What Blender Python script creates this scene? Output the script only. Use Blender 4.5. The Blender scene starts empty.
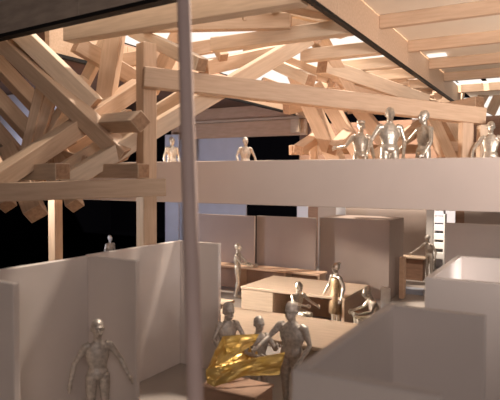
import bpy, bmesh, math, random
from mathutils import Vector, Matrix

SC = bpy.context.scene
COL = SC.collection
R = math.radians

# ------------------------------------------------------------------ camera
F_PX, YAW, PITCH, ROLL, EYE = 561.2, R(29.3), R(2.11), R(-.29), 4.0
fw = Vector((-math.sin(YAW)*math.cos(PITCH), math.cos(YAW)*math.cos(PITCH), -math.sin(PITCH)))
rt0 = Vector((math.cos(YAW), math.sin(YAW), 0))
dn0 = fw.cross(rt0)
rt = rt0*math.cos(ROLL) + dn0*math.sin(ROLL)
dn = -rt0*math.sin(ROLL) + dn0*math.cos(ROLL)
EYEP = Vector((0, 0, EYE))
cd = bpy.data.cameras.new('camera')
cam = bpy.data.objects.new('camera', cd)
COL.objects.link(cam)
m = Matrix.Identity(4)
for i in range(3):
    m[i][0] = rt[i]; m[i][1] = -dn[i]; m[i][2] = -fw[i]; m[i][3] = EYEP[i]
cam.matrix_world = m
cd.sensor_width = 36
cd.lens = F_PX/500*36
cd.clip_end = 200
cd.dof.use_dof = True
cd.dof.focus_distance = 15.0
cd.dof.aperture_fstop = .8
SC.camera = cam

# ------------------------------------------------------------------ world, lights, exposure
W = bpy.data.worlds.new('world'); SC.world = W; W.use_nodes = True
W.node_tree.nodes['Background'].inputs[0].default_value = (.9, .72, .66, 1)
W.node_tree.nodes['Background'].inputs[1].default_value = .06
SC.view_settings.view_transform = 'Standard'
SC.view_settings.look = 'None'
SC.view_settings.gamma = 1
SC.view_settings.exposure = 0

def area(name, loc, target, sx, sy, power, col, spread=180):
    l = bpy.data.lights.new(name, 'AREA'); l.shape = 'RECTANGLE'; l.size = sx; l.size_y = sy
    l.energy = power; l.color = col; l.spread = R(spread)
    o = bpy.data.objects.new(name, l); COL.objects.link(o)
    o.location = loc
    o.rotation_euler = (Vector(target)-Vector(loc)).to_track_quat('-Z', 'Y').to_euler()
    return o
area('soft_fill', (6, 4.2, 4.5), (-3.5, 13, 7.2), 2.5, 1.5, 215, (1, .88, .81), 75)  # unseen soft fill aimed up at the joists and right-hand ceiling
area('room_lamp', (9, -9, 9), (-5, 12, 1.5), 4, 3, 600, (1, .87, .83))
area('key_lamp', (-4.2, 18, 20), (-6.5, 11, 3), .7, .7, 22000, (1, .86, .72))
area('side_lamp', (-19, 10.6, 5.2), (-6, 13, 1.2), .5, .5, 560, (1, .88, .76), 48)
area('upper_fill', (2.6, 11.5, 4.3), (-.5, 15, 7.5), 1, 1, 70, (1, .90, .80), 110)  # added out of view, only to brighten the right-hand ceiling
area('box_fill', (2.6, 9.3, 3.3), (-1.62, 9.9, 2.3), .3, .3, 3.5, (1, .94, .92), 22)  # small added fill that brightens the inner corner of the open box
area('cool_lamp', (-18, 11, 2.6), (-13.5, 23, 4.6), 1.5, 1.5, 200, (.80, .82, 1), 120)

# ------------------------------------------------------------------ helpers
def ray(x, y):
    return fw + rt*((x-250)/F_PX) + dn*((y-200)/F_PX)
def at(x, y, d):
    return EYEP + ray(x, y)*d
def on_y(x, y, Y):
    r = ray(x, y); return EYEP + r*(Y/r.y)

def mat(name, col, rough=.6, metal=0, grain=None, bump=0, scale=6, var=.12, col2=None, spec=.3):
    mt = bpy.data.materials.new(name); mt.use_nodes = True
    nt = mt.node_tree; b = nt.nodes['Principled BSDF']
    b.inputs['Roughness'].default_value = rough; b.inputs['Metallic'].default_value = metal
    b.inputs['Specular IOR Level'].default_value = spec
    tc = nt.nodes.new('ShaderNodeTexCoord'); mp = nt.nodes.new('ShaderNodeMapping')
    nt.links.new(tc.outputs['Object'], mp.inputs[0])
    if grain: mp.inputs['Scale'].default_value = grain
    n = nt.nodes.new('ShaderNodeTexNoise'); n.inputs['Scale'].default_value = scale; n.inputs['Detail'].default_value = 5
    nt.links.new(mp.outputs[0], n.inputs[0])
    rp = nt.nodes.new('ShaderNodeMix'); rp.data_type = 'RGBA'
    c2 = col2 or tuple(c*(1-var) for c in col)
    rp.inputs[6].default_value = (*col, 1); rp.inputs[7].default_value = (*c2, 1)
    ra = nt.nodes.new('ShaderNodeMapRange'); ra.inputs[1].default_value = .35; ra.inputs[2].default_value = .65
    nt.links.new(n.outputs[0], ra.inputs[0]); nt.links.new(ra.outputs[0], rp.inputs[0])
    nt.links.new(rp.outputs[2], b.inputs['Base Color'])
    if bump:
        bp = nt.nodes.new('ShaderNodeBump'); bp.inputs['Strength'].default_value = bump; bp.inputs['Distance'].default_value = .02
        nt.links.new(n.outputs[0], bp.inputs['Height']); nt.links.new(bp.outputs[0], b.inputs['Normal'])
    return mt

M = {}
WOOD = (.61, .435, .305)
M['wood'] = mat('basswood', WOOD, .55, grain=(.6, 7, 7), scale=3, col2=(.53, .365, .25), bump=.05)
M['wood_pale'] = mat('pale_basswood', (.69, .54, .405), .55, grain=(.6, 7, 7), scale=3, col2=(.60, .46, .335), bump=.05)
M['wood_end'] = mat('wood_end_grain', (.42, .25, .15), .7, scale=14, var=.3)
M['ply'] = mat('plywood', (.66, .45, .31), .6, grain=(1, 5, 5), scale=2, col2=(.58, .38, .25))
M['brown_wood'] = mat('brown_wood', (.34, .20, .135), .6, grain=(1, 6, 6), scale=2, var=.25)
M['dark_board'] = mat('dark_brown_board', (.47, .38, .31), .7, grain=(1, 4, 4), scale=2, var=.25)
M['black_edge'] = mat('black_edge', (.006, .005, .005), .6)
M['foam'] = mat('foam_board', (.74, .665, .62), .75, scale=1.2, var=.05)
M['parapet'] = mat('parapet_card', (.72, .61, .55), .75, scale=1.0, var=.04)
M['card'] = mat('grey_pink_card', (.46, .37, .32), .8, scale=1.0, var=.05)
M['cool_white'] = mat('cool_white_board', (.70, .70, .78), .6, scale=1.5, var=.06)
M['white'] = mat('white_board', (.85, .83, .80), .6, scale=1.5, var=.04)
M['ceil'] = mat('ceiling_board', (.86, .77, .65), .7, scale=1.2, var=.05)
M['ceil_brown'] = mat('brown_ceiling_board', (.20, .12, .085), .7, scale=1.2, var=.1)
M['floor'] = mat('floor_card', (.38, .335, .30), .6, scale=.8, var=.12)
M['carton'] = mat('brown_carton', (.42, .265, .185), .75, scale=2, var=.1)
M['pole'] = mat('pole_paint', (.68, .53, .485), .5, scale=3, var=.05)
M['silver'] = mat('silver_paint', (.70, .63, .54), .32, metal=.7, scale=22, var=.30, bump=.35)
M['silver_dull'] = mat('dull_pewter', (.60, .535, .475), .45, metal=.35, scale=22, var=.35, bump=.35)
M['bronze'] = mat('bronze_paint', (.42, .29, .17), .4, metal=.75, scale=20, var=.3, bump=.3)
M['gold'] = mat('gold_foil', (.86, .60, .22), .32, metal=.65, scale=5, col2=(.74, .46, .10), bump=.4)
M['steel'] = mat('bright_steel', (.95, .95, .97), .3, metal=.05, scale=9, var=.1)
M['black'] = mat('black_cloth', (.0025, .0025, .004), .95, spec=0)
M['blue_grey'] = mat('blue_grey_card', (.40, .42, .48), .6)

def tag(o, label=None, cat=None, group=None, kind=None):
    if label: o['label'] = label
    if cat: o['category'] = cat
    if group: o['group'] = group
    if kind: o['kind'] = kind
    return o
def link(name, bm, mats, parent=None, smooth=False):
    me = bpy.data.meshes.new(name)
    bmesh.ops.recalc_face_normals(bm, faces=bm.faces[:])
    bm.to_mesh(me); bm.free()
    for k in (mats if isinstance(mats, (list, tuple)) else [mats]): me.materials.append(M[k])
    if smooth:
        for p in me.polygons: p.use_smooth = True
    o = bpy.data.objects.new(name, me); COL.objects.link(o)
    if parent: o.parent = parent
    return o
def empty(name, loc, rz=0):
    o = bpy.data.objects.new(name, None); COL.objects.link(o)
    o.empty_display_size = .2; o.location = loc; o.rotation_euler = (0, 0, rz)
    return o
def box_bm(sx, sy, sz, bev=.012, ends=False):
    bm = bmesh.new()
    bmesh.ops.create_cube(bm, size=1)
    bmesh.ops.scale(bm, vec=(sx, sy, sz), verts=bm.verts[:])
    if bev: bmesh.ops.bevel(bm, geom=bm.edges[:], offset=min(bev, .3*min(sx, sy, sz)), segments=1, affect='EDGES')
    if ends:
        bm.normal_update()
        for f in bm.faces:
            if abs(f.normal.x) > .98: f.material_index = 1
    return bm
def board(name, x, y, z, mt, parent=None, bev=.012):
    """a board between two corners, origin at its centre"""
    o = link(name, box_bm(x[1]-x[0], y[1]-y[0], z[1]-z[0], bev), mt)
    c = Vector(((x[0]+x[1])/2, (y[0]+y[1])/2, (z[0]+z[1])/2))
    o.location = c
    if parent:
        o.parent = parent; o.location = c - parent.location
    return o
def stick(p, q, w, h=None, roll=0, mt='wood', name='wooden_stick'):
    p, q = Vector(p), Vector(q)
    d = q-p; L = d.length
    o = link(name, box_bm(L, w, h or w, .014, True), [mt, 'wood_end'])
    X = d.normalized()
    up = Vector((0, 0, 1)) if abs(X.z) < .95 else Vector((0, 1, 0))
    Y = up.cross(X).normalized(); Z = X.cross(Y)
    c, s = math.cos(R(roll)), math.sin(R(roll))
    Y2 = Y*c+Z*s; Z2 = -Y*s+Z*c
    mw = Matrix.Identity(4); cc = (p+q)/2
    for i in range(3): mw[i][0] = X[i]; mw[i][1] = Y2[i]; mw[i][2] = Z2[i]; mw[i][3] = cc[i]
    o.matrix_world = mw
    return o

# ------------------------------------------------------------------ the setting
def structure(o): o['kind'] = 'structure'; return o
structure(board('floor', (-12.8, 6), (-1.0, 33), (-.1, 0), 'floor', bev=0))
structure(board('ground', (-32, 6), (-1.0, 33.8), (-.2, -.1), 'black', bev=0))
structure(board('wall_back', (-32, 6), (33.8, 34), (-.2, 14), 'black', bev=0))
structure(board('wall_left', (-32, -31.8), (-1, 33.8), (-.2, 14), 'black', bev=0))

# glowing diffuser sheet over the roof opening
def skylight_mat(name, col, strength, fac):
    mt = bpy.data.materials.new(name); mt.use_nodes = True
    nt = mt.node_tree; nt.nodes.clear()
    o = nt.nodes.new('ShaderNodeOutputMaterial'); mx = nt.nodes.new('ShaderNodeMixShader')
    e = nt.nodes.new('ShaderNodeEmission'); t = nt.nodes.new('ShaderNodeBsdfTransparent')
    e.inputs[0].default_value = (*col, 1); e.inputs[1].default_value = strength
    mx.inputs[0].default_value = fac
    nt.links.new(t.outputs[0], mx.inputs[1]); nt.links.new(e.outputs[0], mx.inputs[2]); nt.links.new(mx.outputs[0], o.inputs[0])
    return mt
M['sheet'] = skylight_mat('backlit_diffuser', (1, .91, .82), 1.6, .5)
def sheet(name, x, y, z):
    return structure(board(name, x, y, (z, z+.02), 'sheet', bev=0))
sheet('window_1', (-10.3, -3.6), (7.7, 23.0), 7.62)
sheet('window_2', (-3.45, -2.68), (20.9, 22.0), 7.55)
sheet('window_5', (-2.5, 3.0), (20.9, 22.0), 7.55)
sheet('window_3', (-3.45, -2.95), (16.15, 16.5), 7.47)

# ceilings
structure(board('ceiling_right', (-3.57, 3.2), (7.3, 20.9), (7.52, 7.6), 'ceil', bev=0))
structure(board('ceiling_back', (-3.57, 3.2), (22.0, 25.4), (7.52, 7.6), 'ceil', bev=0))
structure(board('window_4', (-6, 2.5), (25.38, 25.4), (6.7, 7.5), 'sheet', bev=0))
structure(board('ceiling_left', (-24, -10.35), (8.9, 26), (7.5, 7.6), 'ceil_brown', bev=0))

# roof headers with a black lower edge
def header(name, label, x, y, seams, axis, mt):
    t = empty(name, ((x[0]+x[1])/2, (y[0]+y[1])/2, 6.8))
    tag(t, label, 'roof beam')
    for a, b in zip(seams[:-1], seams[1:]):
        if axis == 'y': board('board', x, (a+.004, b-.004), (6.86, 7.5), mt, t, .006)
        else: board('board', (a+.004, b-.004), y, (6.86, 7.5), mt, t, .006)
    tag(board('edge_strip', (x[0]-.01, x[1]+.01), (y[0], y[1]), (6.79, 6.86), 'black_edge', t, 0), 'black lower edge of the beam')
    return t
JY = [9.45, 11.9, 14.4, 16.9, 19.2, 22.0]
header('roof_beam', 'long pale roof beam with black lower edge running away along the right of the roof opening',
       (-3.61, -3.54), (7.75, 22.7), [7.75]+JY+[22.7], 'y', 'wood')
header('roof_beam', 'roof beam with thin black lower edge behind the tangled sticks at left',
       (-10.35, -10.2), (8.9, 23.0), [8.9, 11.5, 15.2, 19, 23.0], 'y', 'wood')
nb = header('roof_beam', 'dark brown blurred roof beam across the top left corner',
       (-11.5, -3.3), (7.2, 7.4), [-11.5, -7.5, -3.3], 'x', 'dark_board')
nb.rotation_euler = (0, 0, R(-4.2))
header('roof_beam', 'short roof beam closing the far end of the roof opening behind the sticks', (-10.2, -3.62), (22.75, 22.85), [-10.2, -7, -3.62], 'x', 'wood')
# joists of the right-hand roof
jl = ['nearest wide ceiling joist at the top right corner of the roof',
      'second ceiling joist from the top right corner', 'third ceiling joist from the top right corner, below a bright slit',
      'fourth ceiling joist from the top right corner', 'fifth, farthest ceiling joist above the slanted wooden slats']
for i, y in enumerate(JY[1:]):
    o = board('ceiling_joist', (-3.54, 3.2), (y, y+.16), (7.24, 7.52), 'wood')
    tag(o, jl[i], 'joist', 'joists under the right-hand roof')
# slanted slats in front of the bright far end
for i, (xa, xb, w) in enumerate(((463, 459, .5), (486, 473, .42), (501, 490, .42))):
    o = stick(at(xb, 114, 23.2), at(xa, 91, 23.2), w, .1, 90, 'wood', 'roof_slat')
    tag(o, ['left', 'middle', 'right'][i] + 'most of the slanted wooden slats before the bright gap at the far right roof' if i != 1 else 'middle one of the slanted wooden slats before the bright gap at the far right roof', 'slat', 'slanted roof slats')
# ------------------------------------------------------------------ partitions of the lower floor
H = 2.67
def part(label, x, y, z=(0, H), mt='foam', name='partition_wall', cat='partition', group=None):
    return tag(board(name, x, y, z, mt), label, cat, group)
part('long white partition wall at far left, its top edge catching the light', (-7.2, -7.1), (2.5, 7.08))
part('short white partition wall standing behind the pewter figurine with lowered arms', (-7.1, -6.03), (6.98, 7.08))
part('blurred grey partition end at the left edge, nearest of the left-hand partitions', (-8.4, -6.03), (4.66, 4.76))
part('white partition wall between the thick left post and the round pole', (-7.3, -7.2), (7.12, 9.87))
part('short white partition wall crossing behind the round pole', (-7.2, on_y(218.5, 250, 9.76).x), (9.76, 9.87))
g = 'boards of the roofless room at the lower right'
part('left board of the nearest roofless white room, running away from the camera', (-1.65, -1.55), (3.64, 5.88), group=g)
part('nearest white board at the bottom edge, dark side toward the camera', (-1.65, -.64), (3.54, 3.64), group=g)
part('back board of the nearest roofless white room, ending in a free edge at right', (-1.65, -.65), (5.88, 5.98), group=g)
g = 'boards of the second roofless room at right'
part('front board of the white open box at the right edge', (-1.65, 1.0), (7.85, 7.95), group=g)
part('left board of the white open box at the right edge, lit inside', (-1.65, -1.55), (7.95, 10.38), group=g)
part('back board of the white open box at the right edge, bright top rim', (-1.65, 1.0), (10.38, 10.48), group=g)
part('broad beige partition behind the white open box at right', (-3.24, 1.5), (18.3, 18.42), mt='foam')
g = 'row of three grey-pink panels in the middle'
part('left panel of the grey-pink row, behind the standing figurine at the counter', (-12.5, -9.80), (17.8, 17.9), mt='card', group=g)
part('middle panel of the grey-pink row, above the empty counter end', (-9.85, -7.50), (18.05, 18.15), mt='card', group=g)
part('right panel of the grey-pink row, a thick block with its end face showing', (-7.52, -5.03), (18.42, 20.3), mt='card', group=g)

# upper parapet and deck
tag(board('parapet', (-12.6, 1.5), (10.4, 10.5), (3.46, 4.40), 'parapet'), 'broad blank beige parapet band crossing the whole middle of the model', 'parapet')
dk = empty('upper_deck', (-5, 12, 3.46)); tag(dk, 'upper floor deck behind the beige parapet that carries the figurines', 'deck')
board('deck_slab', (-12.6, 1.5), (10.5, 14.7), (3.46, 3.6), 'ply', dk)
board('deck_slab', (-12.6, 1.5), (14.7, 17.0), (3.46, 3.6), 'ply', dk)

# far panels seen through the gaps
def far(label, xa, xb, Y, z0, z1, mt, cat='panel', name='wall_panel', th=.1):
    a = on_y(xa, 200, Y).x; b = on_y(xb, 200, Y).x
    return tag(board(name, (a, b), (Y, Y+th), (z0, z1), mt), label, cat)
far('tall cool white panel behind the far upper figurine, left of the black gap', 178, 246, 24, 0, 6.4, 'cool_white')
far('narrow blue-grey panel left of the round pole, beside a black strip', 165, 178.5, 22.5, 0, 6.2, 'cool_white')
far('narrow cool white post panel right of the black gap under the parapet', 297, 308, 24, 0, 4.2, 'cool_white')
far('slim brown panel under the parapet, next to the cool white post panel', 308, 318, 24, 0, 3.4, 'brown_wood')
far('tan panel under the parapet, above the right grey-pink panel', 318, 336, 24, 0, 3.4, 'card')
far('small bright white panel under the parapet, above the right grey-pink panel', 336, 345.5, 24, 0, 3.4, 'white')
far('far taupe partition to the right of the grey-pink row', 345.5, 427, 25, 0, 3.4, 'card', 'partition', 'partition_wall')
far('slim white column beside the shelf unit in the far right room', 426.5, 433.5, 24.4, 0, 3.4, 'white', 'column', 'column', .2)
far('pale blue window panel at the back of the far right room', 433, 456, 31, 0, 3.6, 'cool_white')
far('brown panel at the back of the far right room, below the parapet', 455.5, 464.5, 28, 0, 3.6, 'brown_wood')
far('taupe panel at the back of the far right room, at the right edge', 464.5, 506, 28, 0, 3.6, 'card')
far('brown wooden end wall behind the sticks on the upper floor', 299, 540, 25.5, 3.3, 6.7, 'brown_wood', 'panel')
a, b = on_y(-25, 100, 15.5), on_y(66, 100, 15.5)
tag(board('wall_panel', (a.x, b.x), (15.5, 15.6), (4.75, 7.45), 'cool_white'), 'lavender panel behind the parallel sticks at the left edge', 'panel')
# far brown beam with a lip
fb = empty('cross_beam', (-12, 23.2, 6.0)); tag(fb, 'dark brown cross beam with a shiny ledge behind the round pole', 'beam')
board('beam_board', (-17.6, -10.1), (23.1, 23.25), (6.0, 6.72), 'ply', fb)
tag(board('ledge', (-17.6, -10.1), (22.9, 23.25), (6.74, 6.84), 'wood_pale', fb), 'shiny ledge along the beam')
board('top_board', (-17.6, -10.1), (23.12, 23.25), (6.86, 7.45), 'ply', fb)
tag(board('bracket', (on_y(291, 125, 22.9).x, on_y(299, 125, 22.9).x), (22.85, 23.1), (6.1, 6.72), 'wood_pale', fb), 'pale block with a bright edge')

# ------------------------------------------------------------------ timber tangle
def pole3(x, y, z0, z1, w, label, rot=0, name='wooden_post', mt='wood'):
    o = link(name, box_bm(z1-z0, w, w, .014, True), [mt, 'wood_end'])
    o.rotation_euler = (0, R(-90), 0)
    o.matrix_world = Matrix.Translation((x, y, (z0+z1)/2)) @ Matrix.Rotation(R(rot), 4, 'Z') @ Matrix.Rotation(R(-90), 4, 'Y')
    return tag(o, label, 'post')
p = at(146.5, 190, 11.55)
pole3(p.x, p.y, 0, at(147, 45, 11.55).z, .31, 'thick square wooden post left of the round pole, rising into the sticks', -20)
p = at(55.5, 230, 16.3)
pole3(p.x, p.y, 0, 4.0, .29, 'far wooden post against the black gap, its left side brightly lit', 0)
p = at(465.5, 150, 13.3)
pole3(p.x, p.y, 3.6, 5.45, .27, 'short wooden post on the upper deck carrying the right end of the long tie', 30)
p = at(314, 150, 15.6)
pole3(p.x, p.y, 3.6, 5.2, .20, 'slim wooden post on the upper deck beside the leftmost of the deck figurines', 10)
p = at(484, 150, 14.2)
pole3(p.x, p.y, 3.6, 5.4, .30, 'pale wooden post behind the half hidden figurine at the right edge', 25, mt='wood_pale')

S = [
 # label, p1, d1, p2, d2, w, roll, material
 ('big diagonal stick falling from the top left corner toward the square stub', (-5, 33), 12.05, (126, 156), 11.5, .36, 20, 'wood'),
 ('pale diagonal stick running just above the big one at top left', (8, 21), 11.75, (95, 105), 11.9, .36, 10, 'wood_pale'),
 ('long rising stick passing under the big diagonal, from the left edge to the thick post', (-12, 186), 10.4, (140, 86), 13.0, .36, 8, 'wood'),
 ('long rising stick behind the thick post and the round pole, up to the roof centre', (62, 184), 11.1, (308, 38), 13.2, .34, 8, 'wood_pale'),
 ('slim rising stick tucked just above the long one behind the thick post', (48, 178), 12.2, (206, 80), 13.2, .26, 8, 'wood_pale'),
 ('square stub whose dark end stands out in front of the thick post', (141, 121.5), 10.35, (94, 124), 12.2, .30, 45, 'wood'),
 ('horizontal ledger stick at deck height, from the left edge past the thick post', (-40, 193.5), 9.6, (165, 187), 10.55, .33, 0, 'wood'),
 ('left short stub lying on the horizontal ledger, dark end showing', (63, 171.5), 10.5, (24, 172.5), 11.5, .31, 0, 'wood_pale'),
 ('right short stub lying on the horizontal ledger, in front of the thick post', (144, 171), 10.65, (94, 171), 11.7, .28, 0, 'wood'),
 ('upper of the parallel orange sticks at the left edge', (-14, 52), 13.6, (72, 142), 13.0, .34, 40, 'wood'),
 ('middle of the parallel orange sticks at the left edge', (-14, 86), 13.6, (54, 160), 13.0, .34, 40, 'wood'),
 ('lowest of the parallel orange sticks at the left edge', (-14, 119), 13.6, (40, 182), 13.0, .34, 40, 'wood'),
 ('thin upright stick left of the fan of sticks under the big diagonal', (25, 156), 12.3, (42, 86), 12.5, .21, 35, 'wood'),
 ('middle stick of the fan of sticks under the big diagonal', (34, 154), 12.4, (57, 78), 12.6, .23, 35, 'wood'),
 ('right stick of the fan of sticks under the big diagonal', (38, 154), 12.6, (84, 78), 12.9, .26, 35, 'wood_pale'),
 ('broad steep stick rising left of the thick post to the roof', (104, 112), 12.6, (117, 20), 12.2, .37, 25, 'wood'),
 ('leaning stick crossing behind the broad steep stick', (80, 92), 13.6, (110, 32), 12.9, .24, 25, 'wood_pale'),
 ('stick with brightly lit top and dark end, above the long tie by the pole', (134, 31), 12.4, (202, 65), 10.9, .27, 0, 'wood_pale'),
 ('tan stick under the top beam ending in a small bright face', (140, 25), 11.8, (291, 21.5), 11.2, .30, 5, 'wood'),
 ('thin stick with a glaring bright upper edge at the top centre', (250, 4), 10.7, (326, 22), 11.9, .12, 0, 'wood_pale'),
 ('broad tan stick above the glaring edge, tucked under the roof beam at top centre', (236, -12), 9.6, (352, 14), 11.3, .36, 0, 'wood'),
 ('flat tan stick just below the glaring edge at top centre', (240, 14), 11.3, (345, 31), 12.7, .30, 0, 'wood'),
 ('pale stub pointing at the camera just above the middle of the long tie', (311, 80.5), 12.9, (270, 62), 14.6, .27, 8, 'wood_pale'),
 ('stick with bright top edge falling right of centre toward the black roof edge', (322, 66), 13.6, (424, 101), 16.3, .36, 5, 'wood_pale'),
 ('short stick falling just below the bright edged one, right of centre', (332, 82), 14.2, (400, 106), 15.8, .30, 5, 'wood'),
 ('dark topped steep stick in the middle of the tangle above the tie', (318, 38), 13.2, (352, 98), 14.6, .33, 20, 'wood'),
 ('broad stick plunging from the long tie to the deck, left of the capped figurine', (296, 74), 15.0, (338, 164), 14.6, .38, 10, 'wood'),
 ('second stick plunging from the long tie to the deck, behind the capped figurine', (318, 84), 16.2, (362, 158), 15.8, .36, 10, 'wood'),
 ('third stick plunging from the long tie, between the capped and the tall figurine', (350, 98), 16.2, (396, 156), 15.8, .36, 10, 'wood'),
 ('short bright topped stub on the deck, left of the slim post', (298, 150), 14.4, (319, 136), 15.4, .26, 20, 'wood'),
 ('short bright topped stub on the deck beside the capped figurine', (332, 150), 14.2, (347, 134), 15.4, .26, 20, 'wood'),
 ('left stick plunging behind the figurine with outstretched hand', (426, 110), 15.6, (463, 192), 14.6, .34, 20, 'wood'),
 ('right stick plunging behind the figurine with outstretched hand', (442, 112), 16.4, (480, 187), 15.4, .34, 20, 'wood'),
 ('stick leaning left behind the tall upper figurine', (372, 160), 15.5, (430, 120), 16.5, .32, 20, 'wood'),
 ('level stick lying low on the deck behind the upper figurines', (290, 150), 16.4, (420, 149), 17.2, .28, 0, 'wood'),
 ('short level stick low on the deck at the right post', (440, 146), 15.2, (486, 148), 15, .26, 0, 'wood'),
 ('brown short stick with blunt end above the right post', (440, 112), 16.6, (480, 104), 15.5, .40, 0, 'wood'),
 ('steep stub hanging from the roof just right of the pole', (214, 40), 13.3, (224, 58), 13.0, .22, 20, 'wood'),
 ('tan stick with bright blunt top behind the long tie, right of the pole', (203, 68), 12.9, (276, 52), 15, .34, 5, 'wood'),
 ('stick crossing behind the rising long stick at centre', (246, 46), 15, (330, 78), 14.5, .30, 10, 'wood'),
 ('pointed stick end hanging below the ledger at the far left', (-10, 150), 12.8, (7, 206), 11.6, .30, 45, 'wood'),
 ('broad pointed stick end hanging below the ledger left of the far post', (10, 150), 13.2, (36, 214), 11.9, .40, 40, 'wood'),
 ('pointed stick end hanging below the ledger right of the far post', (60, 150), 13.2, (75, 206), 12, .30, 45, 'wood'),
 ('low stick lying behind the two stubs on the ledger', (90, 164), 12.3, (36, 150), 14, .3, 10, 'wood'),
 ('broad orange stick behind the long rising stick, left of the thick post', (44, 168), 13.2, (132, 116), 14.2, .40, 8, 'wood'),
 ('stick rising across the gap between the thick post and the round pole', (150, 92), 13.2, (182, 30), 12.4, .30, 15, 'wood'),
 ('level stick high behind the thick post', (116, 62), 14, (214, 46), 14.6, .34, 5, 'wood'),
 ('falling stick high at left between the top beam and the thick post', (76, 44), 12.6, (150, 88), 13.9, .36, 10, 'wood'),
]
for lab, a, d1, b, d2, w, roll, mt in S:
    tag(stick(at(*a, d1), at(*b, d2), w, None, roll, mt), lab, 'wooden stick', 'loose sticks of the timber roof')
tag(stick(at(143, 77.5, 10.95), at(481, 116.5, 13.35), .385, .385, 2, 'wood'), 'long tie stick sloping from the thick post down to the right post', 'wooden stick', 'loose sticks of the timber roof')
tag(board('wooden_stick', (-9.0, -3.7), (8.2, 8.5), (6.8, 7.3), 'wood_pale'), 'pale straight stick right under the dark beam at the top left', 'wooden stick', 'loose sticks of the timber roof')
XB = [('long pale cross beam right of the pole, butting against the roof beam at top centre', 210, 362, 31, 44),
      ('tan cross beam below the large white roof gap, right of centre', 300, 386, 52, 60),
      ('third cross beam counted from the pole toward the far end of the black roof edge', 322, 402, 66, 70),
      ('fourth cross beam counted from the pole toward the far end of the black roof edge', 345, 416, 77, 80),
      ('fifth, farthest cross beam near the end of the black roof edge', 360, 432, 87, 90)]
for lab, xa, xb, yb, ya in XB:
    q = EYEP + ray(xb, yb)*((6.8-EYE)/ray(xb, yb).z)
    pa = on_y(xa, ya, q.y)
    tag(board('wooden_stick', (pa.x, -3.64), (q.y, q.y+.28), (6.8, 7.08), 'wood_pale'), lab, 'wooden stick', 'loose sticks of the timber roof')
# the deep tangle behind them
rnd = random.Random(3)
made = 0
while made < 34:
    cx = rnd.uniform(-9.6, -4.2); cy = rnd.uniform(15.6, 22.0)
    lo = 5.7
    cz = rnd.uniform(lo, 7.1)
    yaw = rnd.uniform(0, math.pi); pit = rnd.uniform(-.5, .5)
    L = rnd.uniform(1.6, 3.2)
    v = Vector((math.cos(yaw)*math.cos(pit), math.sin(yaw)*math.cos(pit), math.sin(pit)))*L/2
    a = Vector((cx, cy, cz))-v; b = Vector((cx, cy, cz))+v
    if max(a.z, b.z) > 7.4:
        s = max(a.z, b.z)-7.4; a.z -= s; b.z -= s
    for e in (a, b): e.x = min(max(e.x, -9.9), -3.9); e.y = min(e.y, 22.5)
    low = False
    for e in (a, b):                     # keep the clear view under the left roof beam free
        v = e-EYEP; k = F_PX/v.dot(fw)
        if 200+k*v.dot(dn) > (88 if 250+k*v.dot(rt) < 268 else 114): low = True
    if low: continue
    made += 1
    tag(stick(a, b, rnd.uniform(.26, .36), None, rnd.uniform(0, 60), 'wood'), 'pale stick in the deep tangle under the far part of the roof opening', 'wooden stick', 'sticks of the deep tangle')

# ------------------------------------------------------------------ furniture
def desk():
    t = empty('reception_desk', (-6.6, 15, 0)); tag(t, 'big pale wooden desk with panel legs and open front in the middle', 'desk')
    board('desk_top', (-8.15, -4.97), (13.98, 16.1), (.82, .9), 'wood_pale', t)
    board('front_panel', (-8.13, -7.1), (14.0, 14.08), (0, .82), 'wood_pale', t)
    board('side_panel', (-5.07, -4.99), (14.0, 16.08), (0, .82), 'wood', t)
    board('side_panel', (-8.13, -8.05), (14.08, 16.08), (0, .82), 'wood', t)
    tag(board('inner_panel', (-7.2, -7.1), (14.08, 16.0), (0, .82), 'wood', t), 'orange inner side of the opening')
    tag(board('back_panel', (-7.1, -5.07), (15.2, 15.28), (0, .82), 'carton', t), 'dark back of the opening')
desk()
def counter():
    t = empty('counter', (-9, 17.4, 0)); tag(t, 'long brown counter along the foot of the grey-pink panels', 'counter')
    board('counter_top', (-12.2, -6.95), (17.1, 17.76), (.82, .9), 'ply', t)
    for x in (-12.1, -10.1, -8.3, -7.05): board('support_panel', (x, x+.08), (17.15, 17.66), (0, .82), 'wood', t)
    tag(board('back_panel', (-12.0, -7.05), (17.68, 17.74), (0, .82), 'carton', t), 'dark back of the counter')
counter()
def wtable():
    t = empty('work_table', (-5.4, 11.2, 0)); tag(t, 'wide pale table behind the three figurines with the gold foil', 'table')
    board('table_top', (-7.35, -2.9), (9.9, 12.0), (.72, .8), 'wood_pale', t)
    for x in (-7.2, -3.1):
        for y in (10.05, 11.8): board('leg', (x-.06, x+.06), (y-.06, y+.06), (0, .72), 'wood', t)
wtable()
bn = empty('bench', (-8.4, 13, 0)); tag(bn, 'low pale bench left of the big desk', 'bench')
board('bench_seat', (-9.9, -8.05), (12.75, 13.5), (.52, .6), 'wood_pale', bn)
for x in (-9.75, -8.2): board('bench_leg', (x-.05, x+.05), (12.85, 13.4), (0, .52), 'wood', bn)
bx = empty('brown_box', (-4.4, 7.55, 0)); tag(bx, 'low brown box under the gold foil at the bottom centre', 'box')
board('box_body', (-4.95, -3.98), (7.25, 7.86), (0, .7), 'carton', bx)
board('box_lid', (-4.97, -3.96), (7.23, 7.88), (.7, .75), 'carton', bx)
tag(board('cupboard', (-4.82, -4.66), (18.9, 19.2), (0, 1.4), 'ply'), 'narrow brown cupboard at the right end of the grey-pink panels', 'cupboard')
c2 = empty('side_counter', (-5.3, 23, 0)); tag(c2, 'small dark counter with pale top in the far right room', 'counter')
board('counter_top', (-6.1, -4.75), (22.6, 23.2), (.86, .93), 'wood_pale', c2); board('counter_body', (-6.0, -4.85), (22.65, 23.15), (0, .86), 'brown_wood', c2)
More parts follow.
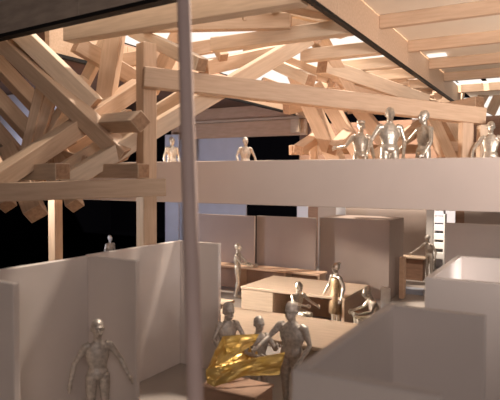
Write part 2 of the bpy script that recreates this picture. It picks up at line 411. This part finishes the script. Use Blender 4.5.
tag(board('floor_box', (-4.9, -4.2), (19.8, 20.2), (0, .18), 'blue_grey'), 'low blue-grey strip on the floor before the far right room', 'box')
sh = empty('shelf_unit', (on_y(440, 200, 26).x, 26, 0)); tag(sh, 'white shelf unit with stacked boards in the far right room', 'shelf')
xa, xb = on_y(434.5, 200, 26).x, on_y(446, 200, 26).x
board('side_board', (xa, xa+.06), (25.8, 26.3), (0, 2.5), 'white', sh); board('side_board', (xb-.06, xb), (25.8, 26.3), (0, 2.5), 'white', sh)
for i, z in enumerate((.5, .95, 1.35, 1.75, 2.1, 2.42)): board('shelf_board', (xa+.06, xb-.06), (25.8, 26.3), (z, z+.29), 'cool_white' if i > 2 else 'white', sh)
board('back_board', (xa+.06, xb-.06), (26.25, 26.3), (0, 2.5), 'cool_white', sh)

def tube_bm(bm, pts, radii, n=10, cap=True):
    """sweep of round (or (rx, ry)) rings along pts"""
    pts = [Vector(p) for p in pts]
    rings = []
    ref = None
    for i, p in enumerate(pts):
        d = (pts[min(i+1, len(pts)-1)]-pts[max(i-1, 0)]).normalized()
        if ref is None: ref = Vector((1, 0, 0)) if abs(d.x) < .8 else Vector((0, 1, 0))
        x = (ref - d*ref.dot(d)).normalized(); y = d.cross(x)
        ref = x
        r = radii[i]; rx, ry = r if isinstance(r, tuple) else (r, r)
        rings.append([bm.verts.new(p + x*rx*math.cos(2*math.pi*k/n) + y*ry*math.sin(2*math.pi*k/n)) for k in range(n)])
    for a, b in zip(rings[:-1], rings[1:]):
        for k in range(n): bm.faces.new((a[k], a[(k+1) % n], b[(k+1) % n], b[k]))
    if cap:
        bm.faces.new(rings[0][::-1]); bm.faces.new(rings[-1])

bm = bmesh.new()
pz = lambda z: (-2.14 + (-3.0+2.14)*z/5.59, 3.21 + (4.12-3.21)*z/5.59, z)
tube_bm(bm, [pz(0), pz(2.2), pz(5.6), pz(7.5)], [.066, .066, .060, .058], 20)
tag(link('support_pole', bm, 'pole', smooth=True), 'tall slightly leaning round pole, blurred, in the foreground', 'pole')

# silver chairs on the right of the desk
ch = empty('metal_chair', at(379, 330, 12.9)); ch.location.z = 0; ch.rotation_euler = (0, 0, R(-28)); tag(ch, 'shiny steel high-back chair behind the nearest roofless room', 'chair')
def lb(name, c, s, mt, parent, rot=None):
    o = link(name, box_bm(*s, .01), mt, parent); o.location = c
    if rot: o.rotation_euler = rot
    return o
lb('backrest', (0, .2, 1.12), (.28, .04, .80), 'steel', ch); lb('seat', (0, 0, .47), (.38, .40, .05), 'steel', ch)
for sx in (-.15, .15):
    lb('leg', (sx, -.16, .225), (.035, .035, .45), 'steel', ch); lb('leg', (sx, .18, .36), (.035, .035, .72), 'steel', ch)
st = empty('folding_stool', at(393, 330, 12.8)); st.location.z = 0; tag(st, 'wire folding stool with crossed legs right of the steel chair', 'stool')
lb('seat', (0, 0, 1.1), (.42, .34, .03), 'steel', st)
for sy in (-.14, .14):
    for a in (-20, 20):
        b = bmesh.new(); k = math.tan(R(a))
        tube_bm(b, [(-k*.55, sy, 0.01), (k*.55, sy, 1.1)], [.018, .018], 8); link('leg', b, 'steel', st, True)

# gold foil held by the three figurines
def foil():
    def sheet_mesh(name, edge_a, edge_b, n=26, amp=.028, seed=3):
        r = random.Random(seed); bm = bmesh.new(); rows = []
        def ev(e, t):
            k = t*(len(e)-1); i = min(int(k), len(e)-2); f = k-i; f = f*f*(3-2*f)
            return e[i].lerp(e[i+1], f)
        ph = [r.uniform(0, 6.28) for _ in range(8)]
        for i in range(n+1):
            t = i/n; a, b = ev(edge_a, t), ev(edge_b, t); row = []
            for j in range(15):
                s = j/14; p = a.lerp(b, s)
                q = amp*(math.sin(9*t+5*s+ph[0]) + .6*math.sin(17*t-11*s+ph[1]) + .5*abs(math.sin(13*s+7*t+ph[2])) + .4*math.sin(31*t+9*s+ph[3]))
                row.append(bm.verts.new(p + fw*(q*(.25+math.sin(math.pi*s)))))
            rows.append(row)
        for u, v in zip(rows[:-1], rows[1:]):
            for j in range(14): bm.faces.new((u[j], u[j+1], v[j+1], v[j]))
        o = link(name, bm, 'gold', t0)
        o.location = -t0.location
        sm = o.modifiers.new('thickness', 'SOLIDIFY'); sm.thickness = .012
        return o
    t0 = empty('gold_foil', at(245, 370, 9.2)); tag(t0, 'crumpled sheet of shiny gold foil held by three pewter figurines', 'foil')
    U = [at(206, 372, 8.9), at(215, 351, 9.0), at(223, 336, 9.15), at(240, 335, 9.3), at(259, 334, 9.4)]
    U2 = [at(208, 371, 8.88), at(216, 366, 8.95), at(227, 361, 9.05), at(240, 353, 9.15), at(253, 345, 9.3)]
    L = [at(206, 369, 8.85), at(220, 367, 8.85), at(238, 362, 8.9), at(260, 357, 9.0), at(285, 352, 9.1)]
    L2 = [at(207, 383, 8.8), at(214, 387, 8.75), at(226, 383, 8.75), at(245, 376, 8.85), at(279, 375, 9.0)]
    I = [at(210, 370, 8.95), at(219, 362, 9.2), at(229, 357, 9.42), at(242, 349, 9.55), at(256, 343, 9.6)]
    I2 = [at(208, 371, 8.92), at(222, 369, 9.1), at(236, 366, 9.25), at(248, 362, 9.4), at(258, 358, 9.5)]
    sheet_mesh('upper_flap', U, U2, seed=4, amp=.013)
    tag(sheet_mesh('inner_fold', I, I2, seed=6, amp=.02), 'shaded inner fold of the foil')
    sheet_mesh('lower_flap', L, L2, seed=8, amp=.013)
foil()

# ------------------------------------------------------------------ figurines
def ell(bm, c, r, n=16, rot=None):
    g = bmesh.ops.create_icosphere(bm, subdivisions=3, radius=1)
    mt = Matrix.Translation(c) @ (rot.to_4x4() if rot else Matrix.Identity(4)) @ Matrix.Diagonal((*r, 1))
    bmesh.ops.transform(bm, matrix=mt, verts=g['verts'])

def hand(bm, wrist, elbow, side, curl=.35):
    """palm, four unequal fingers and a thumb; wrist and elbow give the forearm line"""
    d = (wrist-elbow).normalized()
    pn = Vector((side, 0, 0)) - d*d.x*side                     # palm normal, away from the body
    if pn.length < .2: pn = Vector((0, 0, 1))
    pn.normalize(); ac = d.cross(pn).normalized()              # across the palm
    if ac.y > 0: ac = -ac                                      # thumb to the front
    tube_bm(bm, [wrist-d*.01, wrist+d*.03, wrist+d*.085], [.026, .034, .034], 8)
    ell(bm, wrist+d*.055, (.030, .030, .046), rot=d.to_track_quat('Z', 'Y').to_matrix())
    for k, L in enumerate((.072, .082, .076, .058)):
        o = (1.5-k)*.026
        b = wrist+d*.075+ac*o
        f = (d+ac*o*3.5).normalized()
        m1 = b+f*L*.55-pn*curl*.012; m2 = b+f*L*.92-pn*curl*.05
        tube_bm(bm, [b, m1, m2], [.0125, .0115, .009], 8)
    b = wrist+d*.03+ac*.025
    tube_bm(bm, [b, b+d*.03+ac*.028, b+d*.062+ac*.034-pn*.01], [.0145, .0135, .010], 8)

def figurine(label, loc, rz, h=1.75, mt='silver', arms=None, legs=None, neck=None, pelvis=None, look=0, nod=0, seated=False,
             coat=False, cap=False, bulk=1.0, head=1.08, hair='short', group=None, vox=.0115, name='figurine'):
    """local frame: z up, the figure faces -y; sizes in metres for a 1.75 m figure"""
    k = h/1.75
    bm = bmesh.new()
    pel = Vector(pelvis or (0, 0, .95)); nk = Vector(neck or (0, .01, 1.46))
    ax = (nk-pel)
    up = ax.normalized()
    fr = Vector((0, -1, 0)); fr = (fr-up*fr.dot(up)).normalized(); sd = Vector((1, 0, 0))
    # torso
    prof = [(-.10, .105, .085), (0, .165, .105), (.10, .165, .105), (.22, .138, .092), (.36, .155, .10), (.52, .185, .112), (.66, .185, .105), (.80, .168, .088), (.90, .118, .076), (1.0, .058, .056)]
    rings = []
    for t, rx, ry in prof:
        c = pel+ax*t - fr*(.015*math.sin(math.pi*max(t, 0)))
        rings.append([bm.verts.new(c + sd*rx*bulk*math.cos(a) + fr*ry*bulk*math.sin(a)) for a in [2*math.pi*i/20 for i in range(20)]])
    for a, b in zip(rings[:-1], rings[1:]):
        for i in range(20): bm.faces.new((a[i], a[(i+1) % 20], b[(i+1) % 20], b[i]))
    bm.faces.new(rings[0][::-1]); bm.faces.new(rings[-1])
    # neck and head
    hc = nk+up*.155+fr*(.02+nod*.08)
    tube_bm(bm, [nk-up*.06, nk+up*.05, nk+up*.11+fr*.01], [.064, .056, .052], 12)
    q = Matrix.Rotation(look, 3, 'Z') @ Matrix.Rotation(nod, 3, 'X') @ Matrix.Scale(head, 3)
    hd = lambda v: hc + q @ Vector(v)
    ell(bm, hd((0, .012, .025)), (.078, .095, .105), rot=q)        # skull
    ell(bm, hd((0, -.022, -.04)), (.060, .070, .080), rot=q)       # jaw
    tube_bm(bm, [hd((0, -.088, .028)), hd((0, -.108, -.012)), hd((0, -.096, -.022))], [.010, .018, .014], 8)   # nose
    tube_bm(bm, [hd((-.022, -.086, -.052)), hd((0, -.096, -.050)), hd((.022, -.086, -.052))], [.009, .012, .009], 8)  # mouth
    tube_bm(bm, [hd((-.055, -.074, .036)), hd((0, -.092, .042)), hd((.055, -.074, .036))], [.007, .009, .007], 8)    # brow
    for s in (-1, 1):
        ell(bm, hd((.030*s, -.082, .018)), (.012, .010, .009), rot=q)          # eye
        ell(bm, hd((.080*s, .012, -.002)), (.012, .022, .032), rot=q)      # ear
    # arms
    am = arms or {}
    for s, key in ((-1, 'r'), (1, 'l')):
        sh = nk + sd*(.188*bulk)*s - up*.085
        e, wv = am.get(key, ((.27*s, .03, 1.10), (.29*s, -.06, .84)))
        e, wv = Vector(e), Vector(wv)
        tube_bm(bm, [sh-sd*.07*s+up*.02, sh, sh.lerp(e, .45), e, e.lerp(wv, .35), wv], [.060, .056*bulk, .047*bulk, .038, .040, .027], 12)
        ell(bm, sh, (.056*bulk, .058*bulk, .056))
        hand(bm, wv, e, s)
    # legs
    lg = legs or {}
    for s, key in ((-1, 'r'), (1, 'l')):
        hp = pel + sd*.088*s - up*.03
        kn, an = lg.get(key, ((.10*s, -.02, .50), (.105*s, .02, .09)))
        kn, an = Vector(kn), Vector(an)
        tube_bm(bm, [hp+up*.04, hp.lerp(kn, .25), hp.lerp(kn, .7), kn, kn.lerp(an, .3)+Vector((0, .012, 0)), kn.lerp(an, .7), an], [.085, .090*bulk, .066, .056, .058, .042, .036], 12)
        tube_bm(bm, [an+Vector((0, .05, -.045)), an+Vector((0, -.04, -.045)), an+Vector((.01*s, -.13, -.06)), an+Vector((.012*s, -.18, -.068))], [(.036, .038), (.040, .040), (.042, .028), (.032, .018)], 12)
    me = bpy.data.meshes.new('body'); bm.to_mesh(me); bm.free()
    tmp = bpy.data.objects.new('body', me); COL.objects.link(tmp)
    rm = tmp.modifiers.new('r', 'REMESH'); rm.mode = 'VOXEL'; rm.voxel_size = vox; rm.use_smooth_shade = True
    smm = tmp.modifiers.new('s', 'SMOOTH'); smm.factor = .5; smm.iterations = 2
    dg = bpy.context.evaluated_depsgraph_get()
    body = bpy.data.meshes.new_from_object(tmp.evaluated_get(dg))
    bpy.data.objects.remove(tmp)
    body.materials.clear(); body.materials.append(M[mt])
    for p_ in body.polygons: p_.use_smooth = True
    root = empty(name, loc, rz); root.scale = (k, k, k)
    tag(root, label, 'figurine', group)
    b = bpy.data.objects.new('body', body); COL.objects.link(b); b.parent = root
    # hair
    hb = bmesh.new()
    ell(hb, hd((0, .022, .036)), (.081, .091, .101), rot=q)
    bmesh.ops.bisect_plane(hb, geom=hb.verts[:]+hb.edges[:]+hb.faces[:], plane_co=hd((0, -.045, .055)), plane_no=q @ Vector((0, -.72, -.70)), clear_outer=True)
    bmesh.ops.holes_fill(hb, edges=[e for e in hb.edges if e.is_boundary])
    if hair == 'bun':
        ell(hb, hd((0, .10, .10)), (.048, .048, .044))
    link('hair', hb, mt, root, True)
    if cap:
        cb = bmesh.new()
        tube_bm(cb, [hd((0, .01, .075)), hd((0, .01, .10)), hd((0, .005, .128)), hd((0, .005, .136))], [.094, .100, .094, .06], 18)
        ell(cb, hd((0, -.085, .075)), (.075, .06, .012), rot=q)
        tag(link('cap', cb, 'silver', root, True), 'pale flat cap')
    if coat:
        gb = bmesh.new(); prof = [(-.52, .20, .17), (-.30, .19, .155), (-.05, .182, .135), (.10, .178, .125), (.24, .155, .112), (.50, .198, .128), (.72, .198, .12), (.86, .15, .095)]
        rr = []
        for t, rx, ry in prof:
            c = pel+(ax*t if t > 0 else Vector((0, 0, t)))
            rr.append([gb.verts.new(c + sd*rx*math.cos(a)*(1+.03*math.sin(5*a)) + fr*ry*math.sin(a)) for a in [2*math.pi*i/28 for i in range(28)]])
        for a, b2 in zip(rr[:-1], rr[1:]):
            for i in range(28): gb.faces.new((a[i], a[(i+1) % 28], b2[(i+1) % 28], b2[i]))
        co = link('coat', gb, coat, root, True)
        sd_ = co.modifiers.new('t', 'SOLIDIFY'); sd_.thickness = .012
        tag(co, 'knee-length coat')
    return root

def floor_at(x, y, z, zf):
    """ground point below the head seen at (x, y) with the head top at height z"""
    r = ray(x, y); t = (z-EYE)/r.z
    p = EYEP+r*t
    return Vector((p.x, p.y, zf))

# rz = 0 faces -y.  Turn so that -y points at the camera, then add the pose's own turn.
def cam_turn(p, deg):
    return math.atan2(-p.x, p.y) * 1.0 + R(deg)

p = floor_at(97.5, 320, 1.85, 0)
figurine('dull pewter figurine in the left foreground with arms hanging apart', p, cam_turn(p, 8), 1.85, 'silver_dull',
         arms={'r': ((-.32, .02, 1.14), (-.38, -.04, .89)), 'l': ((.32, .0, 1.16), (.43, -.10, .92))}, bulk=.92, head=1.1, vox=.010)
p = floor_at(228, 304, 1.75, 0)
figurine('left pewter figurine of the trio holding the gold foil', p, cam_turn(p, 30), 1.75, 'silver_dull',
         arms={'r': ((-.30, -.02, 1.14), (-.30, -.26, 1.02)), 'l': ((.28, -.10, 1.14), (.20, -.36, 1.12))}, nod=.25, vox=.010, head=1.3)
p = floor_at(259, 315, 1.68, 0)
figurine('middle, smaller pewter figurine of the trio holding the gold foil', p, cam_turn(p, 20), 1.65, 'silver_dull',
         arms={'r': ((-.27, -.06, 1.13), (-.12, -.30, 1.12)), 'l': ((.28, -.12, 1.15), (.22, -.34, 1.28))}, nod=.1, vox=.010, head=1.15)
p = floor_at(292, 301, 1.95, 0)
figurine('right, tallest pewter figurine of the trio reaching down to the gold foil', p, cam_turn(p, -28), 1.92, 'silver_dull',
         arms={'r': ((-.34, -.10, 1.20), (-.40, -.36, 1.08)), 'l': ((.30, .02, 1.12), (.24, -.20, .92))}, nod=.2, bulk=1.15, head=1.2, vox=.010)
p = floor_at(336, 263, 1.78, 0)
figurine('bright silver figurine in a knee-length coat standing before the big desk', p, cam_turn(p, -55), 1.78, 'silver',
         arms={'r': ((-.29, -.02, 1.12), (-.30, -.18, .88)), 'l': ((.29, .05, 1.12), (.30, -.04, .86))}, coat='bronze', hair='bun')
p = floor_at(297, 279, 1.36, 0)
SEAT = {'r': ((-.12, -.44, .50), (-.12, -.40, .09)), 'l': ((.12, -.44, .50), (.12, -.40, .09))}
def stool(p, lab, hgt=.42):
    t = empty('stool', p); tag(t, lab, 'stool')
    b = bmesh.new(); tube_bm(b, [(0, 0, hgt-.05), (0, 0, hgt)], [.19, .19], 20); link('seat', b, 'wood', t)
    b = bmesh.new(); tube_bm(b, [(0, 0, 0), (0, 0, .03), (0, 0, .05), (0, 0, hgt-.05)], [.15, .15, .035, .035], 14); link('pedestal', b, 'wood', t)
figurine('silver figurine sitting at the big desk with one arm stretched to the right', p, cam_turn(p, 40), 1.75, 'silver', pelvis=(0, .02, .50), neck=(0, -.06, 1.01),
         arms={'r': ((-.26, -.22, .78), (-.10, -.46, .74)), 'l': ((.28, -.24, .76), (.24, -.54, .72))}, legs=SEAT)
stool(p, 'low round stool under the silver figurine at the big desk')
p = at(376, 286, 13.9); p.z = 0
figurine('bright silver figurine sitting hunched beside the steel chair', p, cam_turn(p, -70), 1.92, 'silver', pelvis=(0, .05, .50), neck=(0, -.12, .97), nod=.3,
         arms={'r': ((-.28, -.20, .72), (-.20, -.46, .66)), 'l': ((.28, -.2, .72), (.16, -.46, .66))}, legs=SEAT)
stool(p, 'low round stool under the hunched silver figurine', .46)
p = at(238, 243, 18.9); p.z = 0
figurine('golden lit slim figurine standing at the counter with an arm stretched over it', p, cam_turn(p, 75), 1.84, 'silver',
         arms={'r': ((-.24, -.16, 1.16), (-.2, -.42, 1.10)), 'l': ((.24, -.22, 1.12), (.16, -.50, 1.06))}, legs={'r': ((-.09, -.04, .5), (-.09, .03, .09)), 'l': ((.09, .02, .5), (.09, .10, .09))})
p = at(430, 234, 22.2); p.z = 0
figurine('dark figurine leaning on the small counter in the far right room', p, cam_turn(p, -40), 1.86, 'silver_dull',
         arms={'r': ((-.38, -.10, 1.22), (-.58, -.30, 1.02)), 'l': ((.27, .02, 1.1), (.28, -.06, .86))}, neck=(-.03, -.06, 1.45))
p = floor_at(110, 233, 1.75, -.1)
figurine('small pewter figurine outside in the dark, seen above the left partition', p, cam_turn(p, 40), 1.75, 'silver_dull',
         arms={'r': ((-.28, -.02, 1.14), (-.24, -.2, .98))})
DK = 3.6
p = floor_at(361, 119, 5.36, DK)
figurine('upper deck figurine wearing a pale flat cap', p, cam_turn(p, 10), 1.72, 'silver', cap=True,
         arms={'r': ((-.36, -.06, 1.16), (-.56, -.16, 1.12)), 'l': ((.27, .04, 1.12), (.30, -.04, .86))})
p = floor_at(390, 107.5, 5.44, DK)
figurine('tallest upper deck figurine standing upright in the middle of the row', p, cam_turn(p, 15), 1.84, 'silver', bulk=1.06,
         arms={'r': ((-.34, .02, 1.14), (-.42, -.10, .94)), 'l': ((.29, .02, 1.12), (.24, -.1, .86))})
p = floor_at(424, 110.5, 5.36, DK)
figurine('upper deck figurine seen from the side with one hand held out behind', p, cam_turn(p, -50), 1.76, 'silver',
         arms={'r': ((-.42, .02, 1.24), (-.68, -.04, 1.02)), 'l': ((.28, -.06, 1.12), (.26, -.2, .90))})
p = floor_at(491, 121, 5.37, DK)
figurine('upper deck figurine at the right edge with both elbows out', p, cam_turn(p, 0), 1.76, 'silver',
         arms={'r': ((-.37, .02, 1.12), (-.40, -.08, .86)), 'l': ((.36, .02, 1.14), (.30, -.14, .92))})
p = floor_at(245.5, 136.5, 5.37, DK)
figurine('far upper figurine before the cool white panel, beside the black gap', p, cam_turn(p, 20), 1.75, 'silver_dull',
         arms={'r': ((-.3, .0, 1.14), (-.26, -.12, .9)), 'l': ((.31, .0, 1.14), (.38, -.06, .90))})
p = floor_at(172, 136.5, 5.37, DK)
figurine('far upper figurine in the gap between the thick post and the round pole', p, cam_turn(p, 30), 1.75, 'silver')
